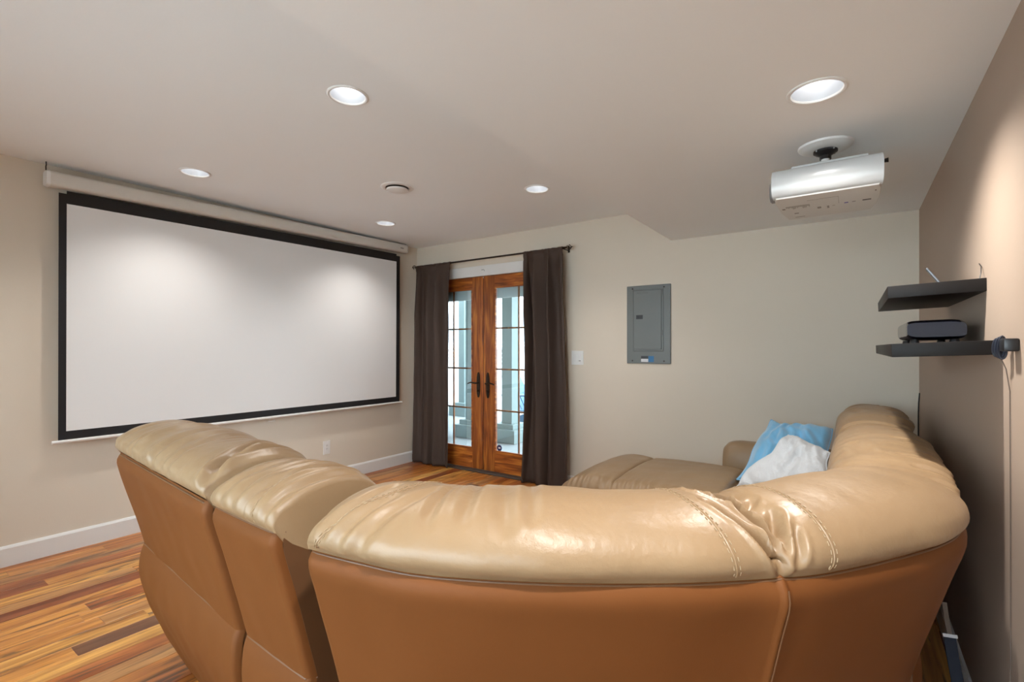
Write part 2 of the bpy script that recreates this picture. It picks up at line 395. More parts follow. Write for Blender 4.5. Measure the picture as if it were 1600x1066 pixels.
# ------------------------------------------------------------------ outlet and switches
t = thing('wall_outlet', (XL, 2.852, .348), 'white electrical outlet low on the wall under the screen', 'outlet')
MB().box(XL, XL+.006, 2.815, 2.890, .283, .412, .002).build('cover_plate', 'plastic_white', t)
MB().box(XL+.005, XL+.0085, 2.835, 2.870, .310, .385, .001).build('socket_face', 'trim_white', t)
for z in (.330, .362):
    MB().box(XL+.0085, XL+.009, 2.845, 2.848, z, z+.012).box(XL+.0085, XL+.009, 2.857, 2.860, z, z+.012).build('slot', 'label_grey', t)
t = thing('light_switch', (-2.085, YB, 1.222), 'white double rocker light switch beside the brown curtain', 'light switch')
MB().box(-2.146, -2.024, YB-.006, YB, 1.158, 1.287, .002).build('cover_plate', 'plastic_white', t)
for x in (-2.110, -2.060):
    r_ = MB().box(x-.017, x+.017, YB-.010, YB-.005, 1.19, 1.256, .0015).build('rocker', 'trim_white', t)
    if x > -2.1: MB().box(x-.008, x+.012, YB-.0108, YB-.0098, 1.192, 1.200).build('dimmer_slider', 'label_grey', r_)

# ------------------------------------------------------------------ electrical panel
t = thing('breaker_panel', (-1.4145, YB, 1.513), 'grey metal electrical breaker panel set in the cream wall', 'electrical panel')
yp = YB
MB().box(-1.604, -1.225, yp-.012, yp, 1.181, 1.846, .005).build('cover_plate', 'panel_grey', t)
MB().box(-1.545, -1.283, yp-.015, yp-.010, 1.285, 1.812, .004).build('door_frame', 'panel_grey', t)
dr = MB().box(-1.540, -1.300, yp-.021, yp-.013, 1.302, 1.803, .003).build('panel_door', 'panel_grey', t)
MB().box(-1.516, -1.458, yp-.024, yp-.020, 1.560, 1.594, .002).box(-1.497, -1.493, yp-.026, yp-.023, 1.562, 1.592).build('latch', 'black_plastic', dr)
MB().box(-1.51, -1.42, yp-.0225, yp-.0205, 1.775, 1.787, .001).build('finger_lip', 'panel_grey', dr)
for z in (1.78, 1.44): MB().box(-1.298, -1.288, yp-.021, yp-.012, z-.02, z+.02, .002).build('hinge', 'panel_grey', dr)
MB().box(-1.476, -1.414, yp-.0125, yp-.0118, 1.196, 1.222).build('label_strip', 'label_white', t)
MB().box(-1.476, -1.414, yp-.0125, yp-.0118, 1.223, 1.246).build('label_strip', 'black_plastic', t)
MB().box(-1.412, -1.366, yp-.0125, yp-.0118, 1.196, 1.246).build('label_strip', 'label_blue', t)
for x in (-1.552, -1.280):
    for z in (1.822, 1.205): MB().lathe([(.006, 0), (.006, -.003), (.003, -.004)], (x, yp-.012, z), axis='y', seg=12).build('screw', 'bronze', t)

# ------------------------------------------------------------------ french doors
DY = YB+.012
def french_door(n, xa, xb, hinge_left):
    th = .045
    d = struct(MB().box(xa, xa+.15 if not hinge_left else xa+.135, DY, DY+th, .022, 2.072, .002).build('door_%d' % n, 'door_wood', loc=(xa, DY, .02)))
    ga, gb = xa+(.15 if not hinge_left else .135), xb-(.15 if hinge_left else .135)
    za, zb = .235, 1.948
    MB().box(gb, xb, DY, DY+th, .022, 2.072, .002).build('stile', 'door_wood', d)
    MB().box(ga, gb, DY+.001, DY+th, zb, 2.072, .001).build('top_rail', 'door_wood_rail', d)
    MB().box(ga, gb, DY+.001, DY+th, .022, za, .001).build('bottom_rail', 'door_wood_rail', d)
    bead = MB()
    for (p, q, r_, s_) in ((ga, gb, za, za+.012), (ga, gb, zb-.012, zb), (ga, ga+.012, za, zb), (gb-.012, gb, za, zb)): bead.box(p, q, DY-.003, DY+.014, r_, s_, .002)
    bead.build('glazing_bead', 'door_wood_rail', d)
    gx = (ga+gb)/2
    for k in range(4):
        z0 = za+(zb-za)*k/4; z1 = za+(zb-za)*(k+1)/4
        for (p, q) in ((ga, gx), (gx, gb)): MB().box(p, q, DY+.016, DY+.019, z0, z1).build('pane', 'pane_glass', d)
    MB().box(gx-.008, gx+.008, DY+.021, DY+.033, za, zb).build('muntin', 'door_wood', d)
    for k in range(1, 4):
        z = za+(zb-za)*k/4; MB().box(ga, gb, DY+.022, DY+.032, z-.008, z+.008).build('muntin', 'door_wood', d)
    MB().box(ga+.006, gb-.006, DY+.034, DY+.043, zb-.115, zb-.004).build('rolled_shade', 'shade_fabric', d)
    # handle set
    hx = (xb-.062) if hinge_left else (xa+.062)
    sg = -1 if hinge_left else 1
    pl = []
    for k in range(24):
        a = 2*PI*k/24; c, s = math.cos(a), math.sin(a)
        pl.append((hx+.022*math.copysign(abs(c)**.6, c)*(1-.25*abs(s)**3), .92+.135*math.copysign(abs(s)**.8, s)))
    hp = MB().prism(pl, lambda p: V(p[0], DY, p[1]), lambda p: V(p[0], DY-.008, p[1])).build('handle_plate', 'bronze', d)
    MB().tube([(hx, DY-.006, .94), (hx, DY-.045, .94), (hx+sg*.02, DY-.052, .941), (hx+sg*.065, DY-.05, .947), (hx+sg*.105, DY-.046, .937), (hx+sg*.115, DY-.045, .93)], [.011, .010, .009, .008, .007, .005], 10).build('lever', 'bronze', hp, smooth=True)
    MB().lathe([(.014, 0), (.014, -.006), (.008, -.014)], (hx, DY-.007, .86), axis='y', seg=16).box(hx-.003, hx+.003, DY-.03, DY-.02, .847, .873, .001).build('thumb_turn', 'bronze', hp)
    if not hinge_left:
        st = MB().lathe([(.032, 0), (.032, -.001)], (ga+.05, DY+.0155, .275), axis='y', seg=32).build('round_sticker', 'label_blue', d)
        st.data.materials[0] = MATS['navy_sticker'] if 'navy_sticker' in MATS else mat('navy_sticker', (.02, .03, .12), .4)
        MB().box(ga+.036, ga+.064, DY+.0138, DY+.0144, .268, .283, .0003).build('sticker_print', 'label_white', st)
    else:
        MB().box(xb-.016, xb-.001, DY-.006, DY, .03, 2.06, .002).build('astragal', 'door_wood_gold', d)
        MB().box(xb-.001, xb+.003, DY-.001, DY+.02, .03, 2.06).build('gap_shade_strip', 'black_plastic', d)  # black strip standing in for the shaded gap between the doors
    return d
french_door(1, DX0+.012, -3.2055, True)
french_door(2, -3.2035, DX1-.012, False)
struct(MB().box(DX0, DX0+.011, DY-.01, DY+.12, .02, DZ).box(DX1-.011, DX1, DY-.01, DY+.12, .02, DZ).box(DX0, DX1, DY-.01, DY+.12, DZ-.011, DZ).build('trim_3', 'door_wood'))
tag(MB().tube([(-3.2, DY-.004, 2.05), (-3.2, DY-.006, 2.12), (-3.193, YB-.03, 2.135), (-3.165, YB-.03, 2.135), (-3.158, YB-.03, 2.12)], .0035, 6).build('door_hook', 'steel', loc=(-3.2, DY, 2.05)), 'small metal hook latch above the seam of the wooden doors', 'latch')

# ------------------------------------------------------------------ curtain rod and curtains
RY, RZ = 3.955, 2.236
t = thing('curtain_rod', (-3.1, YB, RZ), 'dark bronze curtain rod with twisted cage finials over the doors', 'curtain rod')
MB().tube([(-4.10, RY, RZ), (-2.155, RY, RZ)], .009, 12).build('rod', 'bronze', t, smooth=True)
for x, s in ((-4.10, -1), (-2.155, 1)):
    fm = MB()
    L = .052 if s > 0 else .04
    for k in range(4):
        pts = []
        for j in range(9):
            u = j/8; a = k*PI/2+u*PI*.8; r = .021*math.sin(PI*u)+.003
            pts.append((x+s*(.006+L*u), RY+r*math.cos(a), RZ+r*math.sin(a)))
        fm.tube(pts, .003, 6)
    fm.lathe([(.006, -.008), (.009, 0), (.006, .008)], (x, RY, RZ), axis='x', seg=12)
    fm.tube([(x+s*(.004+L), RY, RZ), (x+s*(.022+L), RY, RZ)], [.006, .002], 8)
    fm.build('finial', 'bronze', t, smooth=True)
for x in (-4.085, -2.175):
    MB().box(x-.01, x+.01, YB-.006, YB, RZ-.03, RZ+.03, .002).tube([(x, YB-.004, RZ-.012), (x, RY+.01, RZ-.012), (x, RY, RZ-.010)], .005, 8).build('bracket', 'bronze', t)
def curtain(name, xt0, xt1, xb0, xb1, folds, seed, label, mid=0, bulge=0):
    rnd = random.Random(seed); ph = [rnd.uniform(0, 6.28) for _ in range(6)]; N = 150
    t = thing(name, ((xt0+xt1)/2, RY, .01), label, 'curtain', 'brown curtains at the glass doors')
    def warp(u, w): return u+.035*math.sin(2*PI*u*2+ph[0]+1.5*w)+.012*math.sin(2*PI*u*5+ph[1])
    def fn(u, v):
        z = .012+v*(RZ+.012-.012); w = 1-v          # w: 0 top, 1 bottom
        xa = xt0+(xb0-xt0)*w**.8+mid*math.sin(PI*w)**1.2; xb = xt1+(xb1-xt1)*w**.8+bulge*math.sin(PI*w)
        uu = warp(u, w); uu0 = warp(0, w); uu1 = warp(1, w)
        uu = (uu-uu0)/(uu1-uu0)
        x = xa+(xb-xa)*uu
        am = .010+.042*min(1, w*4)*(0.75+.35*math.sin(ph[2]+3*w))
        f = math.sin(2*PI*folds*u+ph[3]+.7*math.sin(3*w+ph[4]))
        y = RY-.004+am*f+.005*math.sin(2*PI*folds*2.6*u+ph[5]+2*w)*min(1, .2+w)
        y += .006*noise.noise(V(u*6, v*9, seed*3.1))
        if v > .965: y = RY+(y-RY)*.6-.010*math.sin((v-.965)/.035*PI)
        return V(x, y, z)
    mb = MB().grid(fn, N, 90)
    o = mb.build('panel', 'curtain_brown', t, smooth=True, angle=None)
    sm = o.modifiers.new('thickness', 'SOLIDIFY'); sm.thickness = .002
    hem = MB().grid(lambda u, v: fn(u, .012+.028*v)+V(0, -.0035, 0), N, 3).build('hem', 'curtain_brown', t, smooth=True, angle=None)
    pk = MB()
    def ring(u, a):
        p = fn(u, .985); r = .0125+.002*math.sin(2*PI*folds*3*u)
        return V(p.x, RY+r*math.cos(2*PI*a), RZ+r*math.sin(2*PI*a))
    MB().grid(lambda a, u: ring(u, a), 14, 60, wrap_u=True).build('rod_pocket', 'curtain_brown', t, smooth=True, angle=None)
curtain('curtain', -4.085, -3.565, -4.125, -3.585, 3.2, 3, 'dark brown curtain panel between the screen and the wooden doors')
curtain('curtain', -2.615, -2.185, -2.625, -2.125, 3.0, 8, 'dark brown curtain panel between the wooden doors and the light switch', mid=.045, bulge=.02)

# ------------------------------------------------------------------ ceiling projector
PZ0, PZ1 = CAM_H+.63, CAM_H+.75
t = thing('projector', (-.096, 2.535, ZL), 'white video projector hanging from the dropped ceiling on a round mount', 'projector')
MB().lathe([(.105, 0), (.103, -.008), (.085, -.018), (.06, -.022), (.045, -.022)], (-.096, 2.535, ZL), seg=40).build('mount_plate', 'plastic_white', t, smooth=True)
mn = MB().lathe([(.046, -.0225), (.046, -.03), (.03, -.04), (.022, -.045), (.022, -.06)], (-.096, 2.535, ZL), seg=28).build('mount_socket', 'black_plastic', t, smooth=True)
MB().tube([(-.096, 2.535, ZL-.05), (-.096, 2.535, PZ1-.002)], .016, 16).build('mount_pole', 'plastic_white', t, smooth=True)
for s in (-1, 1): MB().box(-.096+s*.03-.004, -.096+s*.03+.004, 2.50, 2.57, ZL-.024, ZL-.030, .001).build('mount_slot', 'steel', mn)
foot = [(-.268, 2.352), (.088, 2.352), (.094, 2.40), (.096, 2.52), (.088, 2.66), (.070, 2.755), (-.255, 2.765), (-.275, 2.62), (-.278, 2.45), (-.276, 2.40)]
cxp, cyp = -.09, 2.55
bp = MB(); layers = [(PZ0, .985), (PZ0+.006, 1.0), (PZ1-.012, 1.0), (PZ1-.002, .975), (PZ1, .95)]
n = len(foot)
for z, s in layers: bp.v += [(cxp+(x-cxp)*s, cyp+(y-cyp)*s, z) for x, y in foot]
for i in range(len(layers)-1): bp.f += [(i*n+k, i*n+(k+1) % n, (i+1)*n+(k+1) % n, (i+1)*n+k) for k in range(n)]
bp.f += [tuple(range(n)), tuple(range((len(layers)-1)*n, len(layers)*n))]
body = bp.build('body', 'projector_print', t, smooth=True, angle=25)
def cov(u, v):
    a = -PI*.5+PI*v; x = -.278+.374*u
    zz = (PZ0+PZ1)/2+.003+(.060)*math.sin(a); yy = 2.372-.048*math.cos(a)**.7 if math.cos(a) > 0 else 2.372
    tp = 1-.0*u
    return V(x+ .004*math.cos(a)*(1 if u > .5 else -1), yy, zz)
cv = MB().grid(cov, 24, 20)
nn = len(cv.v); cv.f.append(tuple(24*j for j in range(20))); cv.f.append(tuple(24*j+23 for j in range(20))); cv.f.append(tuple([0, 23, 19*24+23, 19*24]))
cv.build('curved_side_cover', 'projector_white', t, smooth=True, angle=50)
MB().lathe([(.046, -.276), (.046, -.296), (.040, -.302), (.030, -.300), (.0, -.294)], (0, 2.47, (PZ0+PZ1)/2+.004), axis='x', seg=32).build('lens', 'grey_plastic', t, smooth=True)
MB().tube([(.085, 2.40, PZ1-.02), (.102, 2.395, PZ1-.02), (.116, 2.393, PZ1-.02)], [.006, .007, .009], 10).build('knob', 'black_plastic', t)
for x, y in ((-.20, 2.42), (.03, 2.44)):
    MB().tube([(-.096, 2.535, PZ1+.012), (x, y, PZ1+.010)], .005, 8).tube([(x, y, PZ1-.004), (x, y, PZ1+.022)], .007, 10).build('mount_arm', 'bronze' if x > 0 else 'steel', t)
MB().box(-.215, .055, 2.395, 2.68, PZ1-.001, PZ1+.024, .006).build('top_bracket', 'projector_white', t, smooth=True)
pz = PZ0-.0006
def mark(x0, x1, y0, y1, m): MB().box(x0, x1, y0, y1, pz, PZ0+.0004).build('printed_mark', m, body)
rm = random.Random(4)
for k in range(22):
    x = -.245+k*.0042; l = rm.uniform(.02, .06); mark(x, x+.0022, 2.50, 2.50+l, 'label_grey')
mark(-.262, -.250, 2.53, 2.55, 'label_grey'); mark(-.222, -.205, 2.635, 2.65, 'label_grey'); mark(-.225, -.185, 2.715, 2.722, 'label_grey')
mark(-.128, -.114, 2.575, 2.605, 'label_grey'); mark(-.092, -.084, 2.58, 2.62, 'label_grey'); mark(-.072, -.062, 2.585, 2.59, 'label_grey')
mark(-.028, -.014, 2.56, 2.575, 'label_indigo'); mark(.0, .012, 2.56, 2.570, 'grey_plastic'); mark(.036, .066, 2.555, 2.572, 'black_plastic')
mark(-.048, -.047, 2.44, 2.56, 'label_grey'); mark(-.16, -.048, 2.439, 2.441, 'label_grey'); mark(.075, .08, 2.42, 2.44, 'label_grey')

# ------------------------------------------------------------------ shelves on the brown wall
def shelf(y0, y1, ztop, label):
    th = .042; tilt = math.radians(2.4)
    M = Matrix.Translation((XR, 0, ztop)) @ Matrix.Rotation(-tilt, 4, 'Y')
    mb = MB().box(-.252, 0, y0, y1, -th, 0, .002, M=M)
    o = mb.build('floating_shelf', 'wood_dark_shelf', loc=(XR, (y0+y1)/2, ztop), smooth=True, angle=30)
    return tag(o, label, 'shelf', 'dark floating shelves')
shelf(2.14, 2.90, 1.541, 'black-brown wooden floating shelf on the brown wall, upper of two')
shelf(1.94, 3.15, 1.340, 'black-brown wooden floating shelf on the brown wall, lower of two, carrying a black box')
# black set-top box
tilt = math.radians(2.4)
def onshelf(x, y, h, zt): return V(x, y, zt-(XR-x)*math.tan(tilt)+h)
t = thing('set_top_box', (.22, 2.36, 1.336), 'glossy black media player box on the lower dark shelf', 'media player')
def stb(u, v):
    y = 2.16+v*.42
    e = min(1, min(v, 1-v)/.10); e = math.sqrt(max(0, 1-(1-e)**2)); e = .72+.28*e
    a = 2*PI*u; c, s = math.cos(a), math.sin(a); p = 5
    rx = .078*math.copysign(abs(c)**(2/p), c); rz = .034*e*math.copysign(abs(s)**(2/p), s)
    return onshelf(.232+rx*(.94+.06*e), y, .044+rz-.004*c, 1.340)
sb = MB().grid(stb, 40, 20, wrap_u=True); N_ = len(sb.v); sb.f += [tuple(range(40)), tuple(range(N_-40, N_))]
sb.build('body', 'navy_gloss', t, smooth=True, angle=50)
for y in (2.22, 2.52):
    for x in (.18, .285):
        p = onshelf(x, y, 0, 1.340); MB().lathe([(.014, 0), (.012, .012)], p, seg=14).build('rubber_foot', 'black_plastic', t)
MB().box(.160, .166, 2.22, 2.53, 1.352, 1.40, .002).build('front_panel', 'grey_plastic', t)
# thin silver tablet leaning on the upper shelf
tb = thing('tablet', (.30, 2.35, 1.54), 'thin silver tablet leaning upright on the upper dark shelf', 'tablet')
Mt = Matrix.Translation((.268, 2.33, 1.5385)) @ Matrix.Rotation(math.radians(-33), 4, 'Y') @ Matrix.Rotation(math.radians(-6.6), 4, 'Z')
MB().box(-.003, .003, 0, .11, 0, .084, .002, M=Mt).build('case', 'silver_card', tb)
MB().box(.0031, .004, .008, .102, .01, .078, M=Mt).build('glass_front', 'black_plastic', tb)
# cables
tag(MB().tube([(.338, 2.16, 1.5412), (.343, 2.17, 1.56), (.348, 2.20, 1.585), (.3495, 2.24, 1.60)], .0014, 6).build('thin_cable', 'cable_black', loc=(.34, 2.16, 1.54)), 'thin black cable running up the brown wall from the upper shelf', 'cable')
t = thing('power_adapter', (.335, 1.82, 1.31), 'black power adapter with looped cord at the end of the lower shelf', 'power adapter')
MB().box(.322, .352, 1.765, 1.815, 1.308, 1.342, .004).build('plug_body', 'black_plastic', t, smooth=True)
lp = MB()
for k in range(3):
    pts = [(.326+.003*k+.008*math.cos(a), 1.86-.012*k+.004*math.sin(2*a), 1.318+(.024+.003*k)*math.sin(a)) for a in [2*PI*j/20 for j in range(21)]]
    lp.tube(pts, .0032, 6)
lp.build('cord_loop', 'cable_blue', t, smooth=True)
MB().tube([(.330, 1.85, 1.294), (.342, 1.85, 1.26), (.3495, 1.85, 1.2), (.350, 1.848, .9), (.350, 1.846, .5), (.348, 1.845, .13)], .0014, 6).build('cord', 'cable_brown', t, smooth=True)
tag(MB().tube([(.3495, 4.0, 1.03), (.347, 4.02, .97), (.345, 4.02, .9), (.346, 4.03, .6), (.345, 4.03, .13)], .004, 6).build('corner_cable', 'cable_black', loc=(.345, 4.03, .13), smooth=True), 'thin black cable hanging in the corner behind the sofa', 'cable')

# ------------------------------------------------------------------ leather sectional sofa
class Back:
    """a padded back swept along a plan path; section points (n, z): n outward to the rear"""
    def __init__(s, path, sec, end=.06, k0=.80, disp=None, N=400, wrap=.022):
        s.P, s.L = crom([(p[0], p[1], 0) for p in path], N); s.N = N
        s.S, s.LA = crom([(q[0], q[1], 0) for q in sec], 200); s.end = end; s.k0 = k0; s.disp = disp; s.wrap = wrap
        z = [q.y for q in s.S]; s.piv = V(-.17, .90, 0)
    def frame(s, u):
        x = max(0, min(1, u))*(s.N-1); i = min(s.N-2, int(x)); p = s.P[i].lerp(s.P[i+1], x-i)
        a, b = s.P[max(0, i-6)], s.P[min(s.N-1, i+7)]; t = (b-a).normalized(); return p, V(t.y, -t.x, 0)
    def base(s, u, a):
        p, n = s.frame(u); x = max(0, min(1, a))*199; i = min(198, int(x)); q = s.S[i].lerp(s.S[i+1], x-i)
        d = min(u, 1-u)*s.L/s.end
        if d < 1 and s.k0 < 1:
            w = math.sqrt(max(0, 1-(1-d)**2)); k = s.k0+(1-s.k0)*w; k = 1+(k-1)*min(1, a/.10)
            q = s.piv+(q-s.piv)*k
        if s.k0 == 1 and min(u, 1-u)*s.L < s.wrap:
            w = 1-min(u, 1-u)*s.L/s.wrap; q = V(q.x-s.wrap*(1-math.sqrt(max(0, 1-w*w))), q.y, 0)
        return V(p.x+n.x*q.x, p.y+n.y*q.x, q.y)
    def pt(s, u, a, off=0):
        p = s.base(u, a); d = off+(s.disp(u*s.L, a*s.LA) if s.disp else 0)
        if d:
            e = .004; pu = s.base(min(1, u+e), a)-s.base(max(0, u-e), a); pa = s.base(u, min(1, a+e))-s.base(u, max(0, a-e))
            nn = pa.cross(pu)
            if nn.length > 1e-9: p = p+nn.normalized()*d*s.sgn()
        return p
    def sgn(s):
        if not hasattr(s, '_s'):
            p = s.base(.5, .2); pu = s.base(.504, .2)-s.base(.496, .2); pa = s.base(.5, .204)-s.base(.5, .196)
            s._s = 1 if pa.cross(pu).dot(p-(s.base(.5, 0)+s.base(.5, 1))/2-V(0, 0, -.1)) > 0 else -1
        return s._s
    def mesh(s, nu, na, caps=True):
        mb = MB().grid(lambda u, a: s.pt(u, a), nu, na)
        if caps:
            mb.f.append(tuple(nu*j for j in range(na))); mb.f.append(tuple(nu*j+nu-1 for j in range(na)))
        return mb
    def u_at(s, x, y): return min(range(s.N), key=lambda i: (s.P[i].x-x)**2+(s.P[i].y-y)**2)/(s.N-1)
    def stitch(s, pts, off=.0012, dash=.009, gap=.005, r=.0009):
        """dashes along a polyline of (u, a)"""
        c, _ = crom([(p[0], p[1], 0) for p in pts], 200); q = [s.pt(p.x, p.y, off) for p in c]
        mb = MB(); acc = 0; cur = []
        for i in range(1, len(q)):
            acc += (q[i]-q[i-1]).length
            if acc % (dash+gap) < dash: cur.append(q[i])
            else:
                if len(cur) > 1: mb.tube(cur, r, 5)
                cur = []
        if len(cur) > 1: mb.tube(cur, r, 5)
        return mb
    def seam(s, pts, off=.0, r=.0022):
        c, _ = crom([(p[0], p[1], 0) for p in pts], 60); return MB().tube([s.pt(p.x, p.y, off) for p in c], r, 6)
def segd(px, py, a, b):
    ax, ay = a; bx, by = b; dx, dy = bx-ax, by-ay; l = dx*dx+dy*dy
    t = max(0, min(1, ((px-ax)*dx+(py-ay)*dy)/l)); return math.hypot(px-ax-t*dx, py-ay-t*dy), t
def creases(lst):
    """lst of (a, b, depth, width) in metres along (path, section)"""
    def f(x, y):
        o = 0
        for a, b, dp, w in lst:
            if x < min(a[0], b[0])-4*w or x > max(a[0], b[0])+4*w: continue
            d, t = segd(x, y, a, b); fade = min(1, min(t+.15, 1-t+.15)/.3)
            k = d/w
            if k < 4: o += dp*fade*(-math.exp(-k*k)+.45*math.exp(-(k-1.7)**2*1.3))
        return o
    return f
def wr(amp, sx, sy, seed): return lambda x, y: amp*noise.noise(V(x*sx, y*sy, seed))+.5*amp*noise.noise(V(x*sx*2.3+3, y*sy*2, seed+9))

TOP = [(0, .912), (.016, .935), (.006, .965), (-.04, .995), (-.12, 1.012), (-.205, 1.006), (-.28, .968), (-.325, .90), (-.335, .80), (-.315, .68), (-.285, .57), (-.27, .46)]
PANEL = [(-.006, .916), (.006, .895), (.004, .865), (-.03, .74), (-.078, .545)]
LOWER = [(-.078, .548), (-.066, .50), (-.068, .40), (-.105, .27), (-.155, .14), (-.19, .06)]
def profile_poly(extra_front=-.25, k=.74, top=None):
    s1 = crom([(q[0], q[1], 0) for q in (top or TOP)], 40)[0]; s2 = crom([(q[0], q[1], 0) for q in PANEL], 16)[0]; s3 = crom([(q[0], q[1], 0) for q in LOWER], 16)[0]
    pl = [(-.17+(q.x+.17)*k, .90+(q.y-.90)*k) for q in s1[3:]][::-1]+[(q.x-.018, q.y) for q in s2[1:]]+[(q.x-.018, q.y) for q in s3[1:]]+[(extra_front, .06)]
    return [(x-.004, z) for x, z in pl]
def side_panel(bk, u, t_in, parent, m='leather_dark', top=None, k=.74):
    p, n = bk.frame(u); tx = V(-n.y, n.x, 0)*t_in
    return MB().prism(profile_poly(k=k, top=top), lambda q: V(p.x+n.x*q[0], p.y+n.y*q[0], q[1]), lambda q: V(p.x+n.x*q[0]+tx.x, p.y+n.y*q[0]+tx.y, q[1])).build('side_panel', m, parent)
def seat_pad(mbname, corners, z0, z1, parent, m='leather', crown=.035, seed=1, nu=40, nv=40, edge=.07):
    """puffed pad over a quad given by four plan corners (ccw)"""
    A, B, C, D = [Vector(c) for c in corners]
    def fn(u, v):
        w = 4*(min(u, 1-u)); k = 4*min(v, 1-v)
        e = min(1, min(u, 1-u)/edge)*1.0; g = min(1, min(v, 1-v)/edge)
        e = math.sqrt(max(0, 1-(1-e)**2)); g = math.sqrt(max(0, 1-(1-g)**2))
        p = (A.lerp(B, u)).lerp(D.lerp(C, u), v)
        z = z0+(z1-z0)*min(e, g)**.8*(.86+.14*e*g)+crown*math.sin(PI*u)**.6*math.sin(PI*v)**.6+.006*noise.noise(V(p.x*9, p.y*9, seed))
        return V(p.x, p.y, z)
    mb = MB().grid(fn, nu, nv)
    b = [fn(0, 0), fn(1, 0), fn(1, 1), fn(0, 1)]
    mb.add([V(q.x, q.y, z0) for q in b], [(0, 1, 2, 3)])
    return mb.build(mbname, m, parent, smooth=True, angle=None)

# --- recliner seat whose back is turned to the open floor
rc = thing('sofa_recliner', (-1.84, 1.1, 0), 'tan leather recliner seat at the sofa end beside the open floor', 'sofa', 'sections of the tan leather sectional sofa')
PR = [(-2.315, .672), (-1.85, .628), (-1.376, .585)]
def dispR(x, y):
    a = wr(.010, 9, 2.2, 4.4)(x, y)*(1 if .05 < y < .75 else .4)
    return a+crR(x, y)+.010*math.sin(PI*min(1, max(0, x/.95)))
crR = creases([((.93, .06), (.80, .30), .014, .014), ((.90, .10), (.86, .42), .012, .012), ((.55, .03), (.50, .25), .008, .02), ((.30, .04), (.24, .30), .008, .022), ((.70, .05), (.62, .3), .007, .018), ((.12, .1), (.16, .38), .008, .02)])
TOPR = [(q[0], q[1]+(.012 if q[1] > .9 else 0)) for q in TOP]
bR = Back(PR, TOPR, end=.10, k0=.80, disp=lambda x, y: dispR(x, y)*min(1, y/.05))
bR.mesh(190, 110).build('head_cushion', 'leather', rc, smooth=True, angle=60)
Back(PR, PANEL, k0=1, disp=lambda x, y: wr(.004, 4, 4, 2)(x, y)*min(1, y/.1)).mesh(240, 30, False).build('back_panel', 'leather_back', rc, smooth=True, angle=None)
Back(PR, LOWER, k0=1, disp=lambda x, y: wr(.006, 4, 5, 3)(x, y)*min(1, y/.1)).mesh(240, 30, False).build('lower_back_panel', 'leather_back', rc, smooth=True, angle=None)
bp_ = Back(PR, PANEL, k0=1); MB().tube([bp_.pt(k/40, 1, .001) for k in range(41)], .003, 6).build('seam', 'leather_dark', rc, smooth=True)
MB().tube([bp_.pt(k/40, 0.02, .001) for k in range(41)], .003, 6).build('piping', 'leather_dark', rc, smooth=True)
side_panel(bR, 0, .03, rc); side_panel(bR, 1, -.03, rc)
MB().box(-2.30, -1.39, .90, 1.58, .05, .30, .02).build('base', 'lining_black', rc)
seat_pad('seat_cushion', [(-2.28, .95), (-1.39, .92), (-1.39, 1.60), (-2.28, 1.62)], .30, .45, rc)
MB().box(-2.28, -1.40, 1.58, 1.66, .08, .42, .03, 3).build('footrest', 'leather', rc, smooth=True)
arm = MB().grid(lambda a, s: (lambda c, d: V(-2.405+.125*math.copysign(abs(c)**.55, c), .98+.68*s+(0.02*math.sin(PI*s)), .33+.29*math.copysign(abs(d)**.5, d)+.02*math.sin(PI*s)))(math.cos(2*PI*a), math.sin(2*PI*a)), 36, 14, wrap_u=True)
arm.f += [tuple(range(36)), tuple(range(13*36, 14*36))]
arm.build('armrest', 'leather', rc, smooth=True, angle=50)

# --- narrow console section
cs_ = thing('sofa_console', (-1.19, 1.0, 0), 'narrow tan leather console section between the recliner seat and the curved corner', 'sofa', 'sections of the tan leather sectional sofa')
PC = [(-1.352, .590), (-1.19, .582), (-1.03, .578)]
crC = creases([((.20, .02), (.26, .34), .012, .012), ((.24, .05), (.22, .40), .010, .010), ((.29, .02), (.30, .3), .008, .010), ((.08, .03), (.10, .3), .006, .018), ((.15, .05), (.17, .42), .009, .014)])
bC = Back(PC, TOP, end=.085, k0=.78, disp=lambda x, y: (wr(.007, 14, 4, 8)(x, y)+crC(x, y))*min(1, y/.05))
bC.mesh(110, 110).build('head_cushion', 'leather', cs_, smooth=True, angle=60)
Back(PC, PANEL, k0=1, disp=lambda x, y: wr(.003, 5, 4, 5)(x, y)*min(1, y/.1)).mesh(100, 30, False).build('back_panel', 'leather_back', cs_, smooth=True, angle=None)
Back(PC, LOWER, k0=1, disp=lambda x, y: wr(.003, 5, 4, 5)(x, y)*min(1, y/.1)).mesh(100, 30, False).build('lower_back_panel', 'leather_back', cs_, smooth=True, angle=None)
bp_ = Back(PC, PANEL, k0=1); MB().tube([bp_.pt(k/20, 1, .001) for k in range(21)], .003, 6).build('seam', 'leather_dark', cs_, smooth=True)
MB().tube([bp_.pt(k/20, 0.02, .001) for k in range(21)], .003, 6).build('piping', 'leather_dark', cs_, smooth=True)
bC.stitch([(.80, .02), (.76, .12), (.78, .25), (.84, .36)]).build('stitching', 'stitch', cs_)
side_panel(bC, 0, .03, cs_); side_panel(bC, 1, -.03, cs_)
MB().box(-1.335, -1.04, .90, 1.55, .05, .46, .03, 3).build('console_box', 'leather_dark', cs_, smooth=True)
MB().box(-1.33, -1.045, .93, 1.40, .46, .52, .025, 3).build('console_lid', 'leather', cs_, smooth=True)

